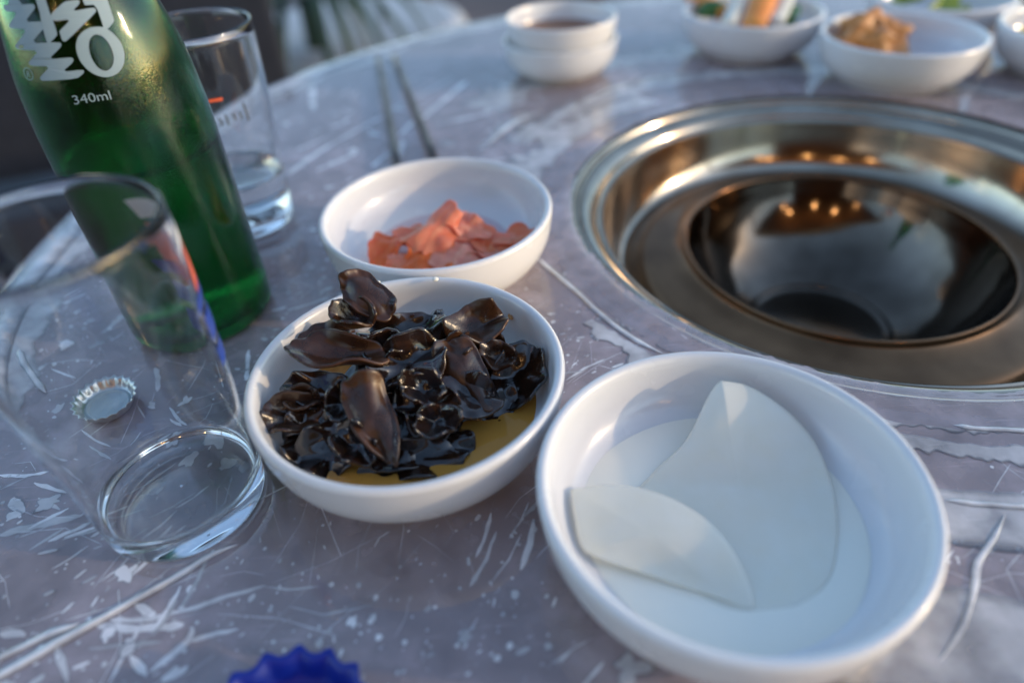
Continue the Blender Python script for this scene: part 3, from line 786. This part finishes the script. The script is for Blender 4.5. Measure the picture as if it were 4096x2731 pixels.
radish([(1655, 872, 33), (1720, 885, 31), (1800, 935, 27), (1870, 1010, 21), (1915, 1120, 16), (1925, 1240, 14.5), (1900, 1340, 14), (1800, 1410, 13.6), (1650, 1400, 13.6), (1520, 1300, 13.8), (1430, 1180, 14.5), (1500, 1085, 15), (1575, 1010, 20), (1628, 905, 29.5)], 15,
       'upright radish slice leaning on the back wall of the bowl')
radish([(1309, 1122, 20), (1400, 1112, 20), (1510, 1130, 20.5), (1620, 1190, 20.5), (1695, 1280, 19), (1732, 1395, 14.5), (1640, 1370, 15), (1500, 1325, 16), (1380, 1285, 17), (1335, 1255, 18), (1318, 1190, 19)], 20.5,
       'half-moon radish slice folded over at the front left of the bowl', 1.4)

# ------------------------------------------------------------------ bottle
BX, BY = -.1713, .3203
BP = sprof(mm([(28, 4), (32, 1.2), (34.2, .8), (36.2, 3.2), (37.2, 8), (37.2, 30), (37.2, 60), (37.2, 95), (37.1, 112), (36.4, 124), (35.3, 136), (33.6, 146), (31.2, 157),
               (27.8, 168), (23.6, 180), (19.6, 193), (16.6, 207), (14.6, 222), (13.6, 236), (13.2, 246), (14.4, 248), (14.6, 253), (13.6, 255), (13.6, 259)]), 5)
BI = [(max(r - .0030, .0005), z) for r, z in BP if z > .006]
def brad(z):
    pr = [p for p in BP[15:]]
    for (r0, z0), (r1, z1) in zip(pr[:-1], pr[1:]):
        if z0 <= z <= z1 and z1 > z0: return r0 + (r1 - r0) * (z - z0) / (z1 - z0)
    return .0372
def surf_hit(d, X, Y, rfun, zoff):
    """first hit of a ray from the camera on an upright turned body"""
    t = .12; step = .0008
    while t < 1.2:
        p = CAM + d * t
        if math.hypot(p.x - X, p.y - Y) < rfun(p.z - zoff):
            lo, hi = t - step, t
            for _ in range(22):
                m_ = (lo + hi) / 2; p = CAM + d * m_
                if math.hypot(p.x - X, p.y - Y) < rfun(p.z - zoff): hi = m_
                else: lo = m_
            return p
        t += step
    return None
bottle = tag(empty('green_bottle', (BX, BY, Z0)), 'wet green glass drink bottle with white printed lettering', 'bottle')
prof = BP + [(BI[-1][0], BP[-1][1])] + BI[::-1] + [(.0005, .0075)]
prof = [(.0005, .0042)] + prof
body = lathe('glass_body', prof, M['bottle'], bottle, 96)
LZ = .098
liqp = [(.0005, .0070)] + [(r + .0003, z) for r, z in BI if z < LZ] + [(brad(LZ) - .0027, LZ - .0003), (.030, LZ - .0008), (.0005, LZ - .001)]
lathe('drink', liqp, M['drink'], bottle, 96)
cB = lambda a, b_: (a * 600 / 2091 / (4096 / 2352), b_ * 600 / 2091 / (4096 / 2352))
def conform(name, loops, off, parent, m, depth=3, X=BX, Y=BY, rfun=brad, tri=None, cr=None):
    cr = cr or cB
    if tri is None:
        L3 = [[Vector((x, y, 0)) for x, y in l] for l in loops]
        T = tessellate_polygon(L3); flat = [v for l in L3 for v in l]
        tri = [tuple((flat[i].x, flat[i].y) for i in t) for t in T]
    for _ in range(depth):
        nt_ = []
        for a, b_, c in tri:
            ab, bc, ca = [((p[0] + q[0]) / 2, (p[1] + q[1]) / 2) for p, q in ((a, b_), (b_, c), (c, a))]
            nt_ += [(a, ab, ca), (ab, b_, bc), (ca, bc, c), (ab, bc, ca)]
        tri = nt_
    idx, V, F = {}, [], []
    def vid(p):
        k = (round(p[0], 2), round(p[1], 2))
        if k not in idx:
            q = surf_hit(pray(*cr(*p)), X, Y, rfun, Z0)
            if q is None: idx[k] = None
            else:
                rr = Vector((q.x - X, q.y - Y, 0)); rr.normalize()
                idx[k] = len(V); V.append((q.x - X + rr.x * off, q.y - Y + rr.y * off, q.z - Z0))
        return idx[k]
    for t in tri:
        f_ = [vid(p) for p in t]
        if None in f_ or len(set(f_)) < 3: continue
        F.append(tuple(f_))
    return mk(name, V, F, m, parent)
def soft(loop, k=1):
    """round the corners of a traced letter"""
    for _ in range(k):
        out = []
        for i in range(len(loop)):
            a, b_ = loop[i], loop[(i + 1) % len(loop)]
            out += [(a[0] * .8 + b_[0] * .2, a[1] * .8 + b_[1] * .2), (a[0] * .2 + b_[0] * .8, a[1] * .2 + b_[1] * .8)]
        loop = out
    return loop
LA = [(50, 70), (140, 65), (60, -330), (180, -330), (275, 70), (460, 58), (492, 90), (485, 130), (345, 310), (620, 300), (640, 390), (600, 410), (435, 605), (830, 590), (858, 620), (850, 660),
      (672, 830), (990, 800), (1025, 825), (1020, 870), (868, 1003), (1150, 975), (1175, 995), (1165, 1025), (1070, 1100), (600, 1132), (562, 1105), (565, 1070), (705, 925), (440, 920),
      (405, 895), (410, 860), (548, 706), (245, 690), (218, 660), (225, 625), (388, 410), (150, 395), (128, 370), (135, 340), (245, 168), (95, 160), (65, 140)]
LB = [(385, -330), (530, -330), (705, 205), (745, 300), (800, 470), (790, 505), (710, 590), (660, 610), (600, 400), (575, 290), (545, 130)]
LC = [(700, 205), (880, 40), (920, 20), (1080, 0), (1110, 20), (1105, 60), (1005, 160), (1290, 108), (1335, 130), (1335, 175), (930, 575), (895, 580), (870, 565), (832, 450), (840, 425), (995, 268), (740, 300)]
LD = [(1040, -330), (1380, -330), (1583, 270), (1580, 310), (1495, 415), (1430, 395), (1440, 370), (1330, 65), (1190, 78), (1170, 55)]
LE = [(1330, 375), (1440, 380), (1500, 410), (1600, 490), (1690, 610), (1735, 760), (1725, 900), (1660, 1010), (1560, 1065), (1450, 1080), (1330, 1045), (1220, 975), (1130, 870), (1075, 750), (1058, 640), (1080, 530), (1150, 440), (1240, 390)]
LI = [(1345, 478), (1420, 500), (1500, 575), (1560, 690), (1588, 800), (1580, 890), (1550, 950), (1490, 990), (1430, 985), (1360, 940), (1300, 860), (1255, 760), (1235, 650), (1245, 560), (1285, 500)]
for k, lp in enumerate(([soft(LA)], [soft(LB)], [soft(LC)], [soft(LD)], [soft(LE, 2), soft(LI, 2)])):
    conform('printed_letter', lp, .00012 + k * .00004, body, M['print'], 2)
def text_tris(body):
    cu = bpy.data.curves.new('t', 'FONT'); cu.body = body; cu.resolution_u = 3
    ob = bpy.data.objects.new('t', cu); col.objects.link(ob)
    bpy.context.view_layer.update()
    me = bpy.data.meshes.new_from_object(ob.evaluated_get(bpy.context.evaluated_depsgraph_get()))
    me.calc_loop_triangles()
    T = [tuple((me.vertices[i].co.x, me.vertices[i].co.y) for i in lt_.vertices) for lt_ in me.loop_triangles]
    w = max(p[0] for t in T for p in t); h_ = max(p[1] for t in T for p in t)
    bpy.data.objects.remove(ob); bpy.data.curves.remove(cu); bpy.data.meshes.remove(me)
    return T, w, h_
T, w, h_ = text_tris('340ml')
T = [tuple((1025 + x / w * 535 - y / h_ * 42, 1462 - x / w * 78 - y / h_ * 122) for x, y in t) for t in T]
conform('volume_mark', None, .00014, body, M['print'], 1, tri=T)
T, w, h_ = text_tris('R')
T = [tuple((380 + x / w * 50 - y / h_ * 15, 1075 + x / w * 5 - y / h_ * 85) for x, y in t) for t in T]
conform('registered_mark', None, .00014, body, M['print'], 1, tri=T)
ring = lambda rx, ry: [(400 + rx * math.cos(q * PI / 14) + ry * .25 * math.sin(q * PI / 14), 1032 + ry * math.sin(q * PI / 14) + rx * .15 * math.cos(q * PI / 14)) for q in range(28)]
conform('registered_ring', [ring(64, 90), ring(54, 78)], .00016, body, M['print'], 1)

# ------------------------------------------------------------------ drinking glasses
def glass_obj(name, X, Y, outer, wall, basez, label, ref=None):
    g_ = tag(empty(name, (X, Y, Z0)), label, 'glass', 'drinking glasses')
    o = sprof(mm(outer), 4)
    inner = [(r - wall / 1000, z) for r, z in o if z > basez / 1000 + .002][::-1]
    top = o[-1]
    prof = [(.0005, .0016), (o[0][0] * .62, .0016), (o[0][0] - .002, .0004)] + o + [(top[0] - wall * .2 / 1000, top[1] + .0006), (top[0] - wall * .5 / 1000, top[1] + .0009), (top[0] - wall * .85 / 1000, top[1] + .0005)] + inner + \
           [(inner[-1][0] - .0012, basez / 1000 + .0008), (inner[-1][0] - .004, basez / 1000), (inner[-1][0] * .5, basez / 1000 - .0006), (.0005, basez / 1000 - .0008)]
    gw = lathe('glass_wall', prof, M['glass'], g_, 128)
    def rf(z):
        for (r0, z0), (r1, z1) in zip(o[:-1], o[1:]):
            if z0 <= z <= z1 and z1 > z0: return r0 + (r1 - r0) * (z - z0) / (z1 - z0)
        return o[-1][0] if z > 0 and z < o[-1][1] else 0
    return gw, rf, o
FX, FY = -.1389, .1868
fg, frf, fo = glass_obj('beer_glass', FX, FY, [(30.6, .4), (31.8, 2), (32.3, 8), (32.8, 20), (33.2, 36), (34.6, 56), (35.4, 78), (35.6, 100), (35.5, 127.5)], 2.1, 9.5,
                        'empty clear glass in the left foreground with red and blue print')
KX, KY = -.1729, .4243
kg, krf, ko = glass_obj('water_glass', KX, KY, [(28.6, .4), (29.6, 2), (30.2, 10), (31.6, 34), (33.2, 60), (35.0, 88), (36.4, 124)], 2.0, 8.5,
                        'clear glass with a little water behind the green bottle')
wl = .036
lathe('water', [(.0005, .0080)] + [(krf(z / 1000) - .0017, z / 1000) for z in (9.5, 14, 20, 26, 32)] + [(krf(wl) - .0017, wl), (krf(wl) - .004, wl - .0005), (.0005, wl - .0006)], M['water'], kg.parent, 96)
def decal(name, t0, t1, z0, z1, m, parent, rf, off=.00012, n=14, k=6, shape=None):
    V, F = [], []
    for j in range(k + 1):
        for i in range(n + 1):
            s, q = i / n, j / k
            z = z0 + (z1 - z0) * q; a = t0 + (t1 - t0) * s
            if shape: a, z = shape(a, z, s, q)
            r = rf(z) + off; V.append((r * math.cos(a), r * math.sin(a), z))
    for j in range(k):
        for i in range(n): F.append((j * (n + 1) + i, j * (n + 1) + i + 1, (j + 1) * (n + 1) + i + 1, (j + 1) * (n + 1) + i))
    return mk(name, V, F, m, parent)
def slant(a, z, s, q): return a + .12 * (q - .5), z + .003 * math.sin(s * PI)
decal('red_print', R_(14), R_(64), .0965, .1105, M['red'], fg, frf, shape=slant)
decal('white_print', R_(14), R_(72), .1120, .1185, M['pwhite'], fg, frf, shape=slant)
decal('blue_print', R_(2), R_(70), .0905, .0950, M['blue'], fg, frf, shape=slant)
for t0, t1, z0, z1 in ((6, 24, .066, .074), (30, 40, .066, .088), (44, 62, .080, .088), (48, 60, .066, .076), (6, 26, .078, .088)):
    decal('blue_print', R_(t0), R_(t1), z0, z1, M['blue'], fg, frf)
cK = crop(750, 250, 450 / 1764)
def stroke(path, w, m, name):
    path = [Vector(p) for p in path]; L, Rr = [], []
    for i, p in enumerate(path):
        d = (path[min(i + 1, len(path) - 1)] - path[max(i - 1, 0)]).normalized(); n_ = Vector((-d.y, d.x)) * w * .5
        L.append((p + n_)[:]); Rr.append((p - n_)[:])
    conform(name, [L + Rr[::-1]], .00015, kg, m, 2, KX, KY, krf, cr=cK)
for pth in ([(480, 870), (520, 910), (548, 990)], [(585, 815), (620, 890), (652, 985)], [(705, 795), (735, 850), (762, 905)], [(815, 780), (835, 830), (850, 890)], [(862, 630), (915, 760), (962, 915)]):
    stroke(pth, 26, M['pdark'], 'printed_stroke')
stroke([(250, 625), (400, 600), (550, 572)], 46, M['red'], 'red_dash')

# ------------------------------------------------------------------ bottle caps
def crown(name, loc, s, teeth, m_, liner, label, cat, tilt, seg=6):
    g_ = tag(empty(name, loc), label, cat)
    n = teeth * seg; V, F = [], []
    rows = [(0.4, 0), (8.5, 0), (11.3, .2), (12.9, 1.2), (13.5, 2.6), (14.1, 4.0), (14.9, 5.2), (15.9, 6.1), (15.75, 6.25), (14.7, 5.4), (13.9, 4.1), (13.2, 2.7), (12.6, 1.4), (11.1, .5), (8.5, .35), (.4, .35)]
    for r, z in rows:
        t = max(0, min(1, (z - 1.2) / 4.9))
        for i in range(n):
            a = 2 * PI * i / n
            rr = r + t * (.75 * math.cos(teeth * a) + .15 * math.cos(2 * teeth * a))
            V.append((rr * s / 1000 * math.cos(a), rr * s / 1000 * math.sin(a), (z + t * .25 * math.cos(teeth * a)) * s / 1000))
    k = len(rows)
    for j in range(k - 1):
        for i in range(n): F.append((j * n + i, j * n + (i + 1) % n, (j + 1) * n + (i + 1) % n, (j + 1) * n + i))
    mk('crimped_shell', V, F, m_, g_)
    if liner:
        lathe('liner', sprof([(r * s / 1000, z * s / 1000) for r, z in [(.3, .8), (5, .8), (8.4, .75), (9.3, 1.1), (10.0, 1.5), (10.8, 1.5), (11.5, 1.0), (12.3, .8)]], 3), liner, g_, 72)
    g_.rotation_euler = tilt
    return g_
cp = tp(238, 925, .003)
crown('bottle_cap', (cp.x, cp.y, .0009), 1.0, 21, M['tin'], M['liner'], 'silver crown bottle cap lying upturned behind the empty glass', 'bottle cap', (0, 0, .1))
crown('scalloped_cap', (-.0750, .0845, .0009), 1.76, 17, M['cap_blue'], M['cap_blue'], 'bright blue scalloped cap cut off by the bottom edge', 'cap', (0, 0, .105))

# ------------------------------------------------------------------ chopsticks
def chop(p0, p1, label):
    a, b_ = tp(*p0, .004), tp(*p1, .004)
    pts = [a.lerp(b_, t / 8) for t in range(9)]
    o = tube('chopstick', pts, [.0022 + .0014 * t / 8 for t in range(9)], M['chop'], None, 10, .75)
    tag(o, label, 'chopstick', 'steel chopsticks')
chop((868, 132), (914, 392), 'left steel chopstick lying behind the ginger bowl')
chop((904, 128), (1002, 375), 'right steel chopstick lying behind the ginger bowl')

# ------------------------------------------------------------------ stacked sauce cups
CUP = sprof(mm([(.5, 2), (26, 2), (28, 0), (31, 0), (33, 2), (42, 7), (48, 15), (50.6, 24), (51.6, 32), (51.8, 34.5), (50.6, 36), (49.2, 35), (48.2, 31), (46, 20), (40, 11), (30, 7), (.5, 6)]), 3)
cup = lathe('sauce_cup', CUP, M['melamine'], n=96, loc=(.064, .6775, Z0)); tag(cup, 'lower of two stacked white sauce cups at the far side', 'cup', 'stacked white sauce cups')
cup2 = bpy.data.objects.new('sauce_cup', cup.data); col.objects.link(cup2); cup2.location = (.0645, .677, Z0 + .0170); cup2.scale = (.985, .985, .96); cup.scale = (1.03, 1.03, .92)
tag(cup2, 'upper of two stacked white cups, holding brown sauce', 'cup', 'stacked white sauce cups')
sv = [(0, 0, 0)] + [(.0455 * math.cos(2 * PI * i / 64), .0455 * math.sin(2 * PI * i / 64), 0) for i in range(64)]
tag(mk('brown_sauce', sv, [(0, 1 + i, 1 + (i + 1) % 64) for i in range(64)], M['sauce'], loc=(.0645, .677, Z0 + .0170 + .0195)), 'brown dipping sauce in the upper stacked cup', 'sauce')

# ------------------------------------------------------------------ food in the far bowls
def lump(name, loc, sx, sy, sz, m_, seed, label, cat, group=None, amp=.35, fq=1.6, n=24, k=14):
    V, F = [], []
    for j in range(k + 1):
        th = PI * j / k
        for i in range(n):
            a = 2 * PI * i / n
            d = Vector((math.sin(th) * math.cos(a), math.sin(th) * math.sin(a), math.cos(th)))
            q = 1 + amp * noise.noise(d * fq + Vector((seed, 0, 0))) + amp * .5 * noise.noise(d * fq * 2.7 + Vector((0, seed, 0)))
            V.append((d.x * sx * q, d.y * sy * q, max(d.z * sz * q, -sz * .5)))
    for j in range(k):
        for i in range(n): F.append((j * n + i, j * n + (i + 1) % n, (j + 1) * n + (i + 1) % n, (j + 1) * n + i))
    o = mk(name, V, F, m_, loc=loc)
    d = o.modifiers.new('smooth', 'SUBSURF'); d.levels = 1; d.render_levels = 1
    return tag(o, label, cat, group)
pp = tp(2005, 70, .034)
lump('soybean_paste', (pp.x, pp.y, Z0 + .020), .033, .026, .024, M['paste'], 4.2, 'rough lump of brown soybean paste in the far bowl', 'paste', amp=.55, fq=2.0, n=40, k=24)
def stick(name, u, v, z, L, W, H, ang, m_, label, cat, pitch=.35, bend=.0):
    c = tp(u, v, z / 1000); V, F = [], []
    n = 8
    for i in range(n + 1):
        t = i / n - .5
        for (yy, zz) in ((-1, -1), (-1.1, 0), (-1, 1), (0, 1.12), (1, 1), (1.1, 0), (1, -1), (0, -1.1)):
            V.append((t * L, yy * W / 2, zz * H / 2 + bend * (t * t) * L))
    for i in range(n):
        for k in range(8): F.append((i * 8 + k, i * 8 + (k + 1) % 8, (i + 1) * 8 + (k + 1) % 8, (i + 1) * 8 + k))
    F.append(tuple(range(8))); F.append(tuple(range(n * 8 + 7, n * 8 - 1, -1)))
    o = mk(name, V, F, m_, loc=c); o.rotation_euler = (0, -pitch, ang)
    return tag(o, label, cat, 'vegetable sticks in the far bowl')
stick('carrot_stick', 1745, 22, 40, .062, .021, .012, R_(62), M['carrot'], 'thick orange carrot stick in the middle of the far bowl', 'carrot')
stick('carrot_stick', 1625, 8, 36, .050, .016, .010, R_(120), M['carrot'], 'red-orange carrot piece at the left of the far bowl', 'carrot', .2)
stick('onion_piece', 1690, 24, 38, .064, .013, .012, R_(62), M['cukeflesh'], 'white onion strip left of the carrot stick', 'onion', .35, .3)
stick('onion_piece', 1795, 20, 38, .060, .015, .010, R_(60), M['cukeflesh'], 'pale onion strip right of the carrot stick', 'onion', .35, .3)
pp = tp(1636, 30, .030); lump('cucumber_slice', (pp.x, pp.y, .032), .016, .012, .010, M['cuke'], 2.0, 'dark green cucumber chunk at the left of the far bowl', 'cucumber', amp=.1)
stick('cucumber_piece', 1822, 38, 30, .028, .008, .008, R_(60), M['cuke'], 'thin green cucumber sliver beside the pale onion strip', 'cucumber', .2)
rs = random.Random(5)
for k in range(9):
    o = sheet('salad_leaf', 16, 10, 2, 3, 4, .3, 700 + k, M['greens'], .8, 0, .3, 1, 6, 22, .3)
    o.location = (SB.x + rs.uniform(-.035, .03), SB.y + rs.uniform(-.035, .02), Z0 + .026 + rs.uniform(0, .012)); o.rotation_euler = (rs.uniform(-.5, .5), rs.uniform(-.5, .5), rs.uniform(0, 6))
    tag(o, 'green salad leaf in the bowl at the top edge', 'salad leaf', 'green salad leaves')
for k in range(6):
    lump('yellow_piece', (YB.x - .028 + rs.uniform(-.012, .03), YB.y + rs.uniform(-.02, .02), Z0 + .022 + rs.uniform(0, .006)), .014, .012, .010, M['corn'], 30 + k, 'yellow piece of food in the bowl at the right edge', 'side dish', 'yellow food pieces', .25)

# drops on the mushroom bowl's rim, a chilli flake inside it
def drop(u, v, z, s, label, m_):
    p_ = tp(u, v, z); lump('sauce_drop', p_, s, s, s * .6, m_, 9.0, label, 'drop', amp=.15, n=14, k=8)
drop(1000, 641, .0405, .0016, 'pale sauce drop on the back rim of the mushroom bowl', M['brine'])
drop(869, 648, .0405, .0011, 'tiny sauce drop on the rim beside the topmost mushroom', M['brine'])
o = sheet('chilli_flake', 2.0, 1.1, .3, .2, 3, .4, 77, M['paste'], .3, 0, .1, 0, 4, 12)
fp = tp(1173, 728, .0300); o.matrix_world = frame(fp, -50, (-.6, .5)); tag(o, 'tiny brown chilli flake stuck inside the mushroom bowl', 'flake')

# ------------------------------------------------------------------ things behind the table
pc = at(705, -10, 1.75)
plant = tag(empty('leafy_plant', (pc.x, pc.y, -.75)), 'blurred green plant with arching leaves behind the table', 'plant')
rs = random.Random(3)
for k in range(24):
    a = rs.uniform(0, 2 * PI); L = rs.uniform(.22, .40); drp = rs.uniform(.18, .42); pts = []
    for i in range(9):
        t = i / 8
        pts.append(Vector((math.cos(a) * L * t ** .8, math.sin(a) * L * t ** .8, .75 + pc.z + .10 * math.sin(t * PI * .8) - drp * t * t)))
    tube('leaf', pts, [.004 + .010 * math.sin(PI * min(1, .1 + i / 8.5)) for i in range(9)], M['leaf'], plant, 6, .25)
tube('stem', [(0, 0, .28), (0, 0, .5), (0, 0, .75 + pc.z)], [.03, .028, .03], M['leaf'], plant, 10)
lathe('pot', [(.005, 0), (.11, 0), (.14, .28), (.15, .30), (.135, .30), (.12, .27), (.005, .27)], M['grey'], plant, 40)
ps = at(800, -30, 1.95)
stool = tag(empty('round_stool', (ps.x, ps.y, -.75)), 'blurred white round stool behind the plant', 'stool')
sh = .75 + ps.z - .12
lathe('seat', sprof([(.005, sh + .03), (.24, sh + .03), (.30, sh + .025), (.325, sh + .0), (.32, sh - .04), (.30, sh - .05), (.005, sh - .03)], 3), M['wplastic'], stool, 64)
for k in range(4):
    a = PI / 4 + k * PI / 2
    tube('leg', [(.2 * math.cos(a), .2 * math.sin(a), sh - .03), (.27 * math.cos(a), .27 * math.sin(a), 0)], .016, M['grey'], stool, 10)
pw = tp(1120, 24, -.75)
V = []; F = []
wb_ = empty('wooden_bench', (pw.x + .12, pw.y + .1, -.75)); tag(wb_, 'dark brown wooden bench far behind the table', 'bench')
def box(name, c, s, m_, parent):
    V = [(c[0] + sx * s[0] / 2, c[1] + sy * s[1] / 2, c[2] + sz * s[2] / 2) for sx in (-1, 1) for sy in (-1, 1) for sz in (-1, 1)]
    F = [(0, 1, 3, 2), (4, 6, 7, 5), (0, 4, 5, 1), (2, 3, 7, 6), (0, 2, 6, 4), (1, 5, 7, 3)]
    o = mk(name, V, F, m_, parent, smooth=False)
    bv = o.modifiers.new('edge', 'BEVEL'); bv.width = min(s) * .12; bv.segments = 2
    return o
box('seat', (0, 0, .43), (1.1, .34, .04), M['wood'], wb_)
for sx in (-.45, .45):
    for sy in (-.12, .12): box('leg', (sx, sy, .2), (.06, .06, .41), M['wood'], wb_)
# unseen awning added over warm lamps behind the viewer, for amber in the steel
bf = tag(empty('awning', (.3, -4.7, -.75)), 'unseen tan awning on posts, added to mirror amber in the steel grill', 'awning')
box('canvas', (0, 1.5, 2.40), (6.4, 3.0, .03), M['canvas'], bf)
box('valance', (0, 3.01, 2.32), (6.4, .02, .20), M['canvas'], bf)
box('added_back_wall', (-1.2, 0, 1.2), (5.6, .12, 2.38), M['wood'], bf)  # added wall out of view, a dark low backdrop for the steel's reflections
for sx in (-3.1, 3.1): box('post', (sx, 2.9, 1.19), (.07, .07, 2.37), M['wood'], bf)
for k in range(5):
    px, py = (-1.7, -.55, .25, 1.35, 1.9)[k], -2.15 - (.5, .1, .75, .3, .9)[k]
    bl = lathe('hanging_bulb', sprof(mm([(.5, 0), (18, 6), (30, 26), (31, 42), (22, 62), (13, 74), (13, 96), (.5, 98)]), 3), M['bulb'], None, 24, loc=(px, py, 1.28))
    tag(bl, 'warm hanging bulb, mirrored as an orange spot in the steel', 'lamp', 'warm bulbs under the awning')
    ld = bpy.data.lights.new('bulb_light', 'POINT'); ld.energy = 1.8; ld.color = (1, .56, .24); ld.shadow_soft_size = .035
    lo = bpy.data.objects.new('bulb_light', ld); col.objects.link(lo); lo.parent = bl; lo.location = (0, 0, -.045)
# navy upholstered chair left of the bottle
pn = at(150, 150, 1.05)
ns = tag(empty('padded_chair', (pn.x - .09, pn.y + .05, -.75)), 'dark navy padded chair at the far left behind the bottle', 'chair')
ns.rotation_euler.z = .35
hz = .75 + pn.z
box('backrest', (.07, 0, hz + .06), (.64, .09, .46), M['navy'], ns)
box('seat', (0, .22, hz - .30), (.50, .46, .10), M['navy'], ns)
for sx in (-.2, .2):
    for sy in (.05, .40): box('leg', (sx, sy, (hz - .34) / 2), (.04, .04, hz - .345), M['darkmetal'], ns)
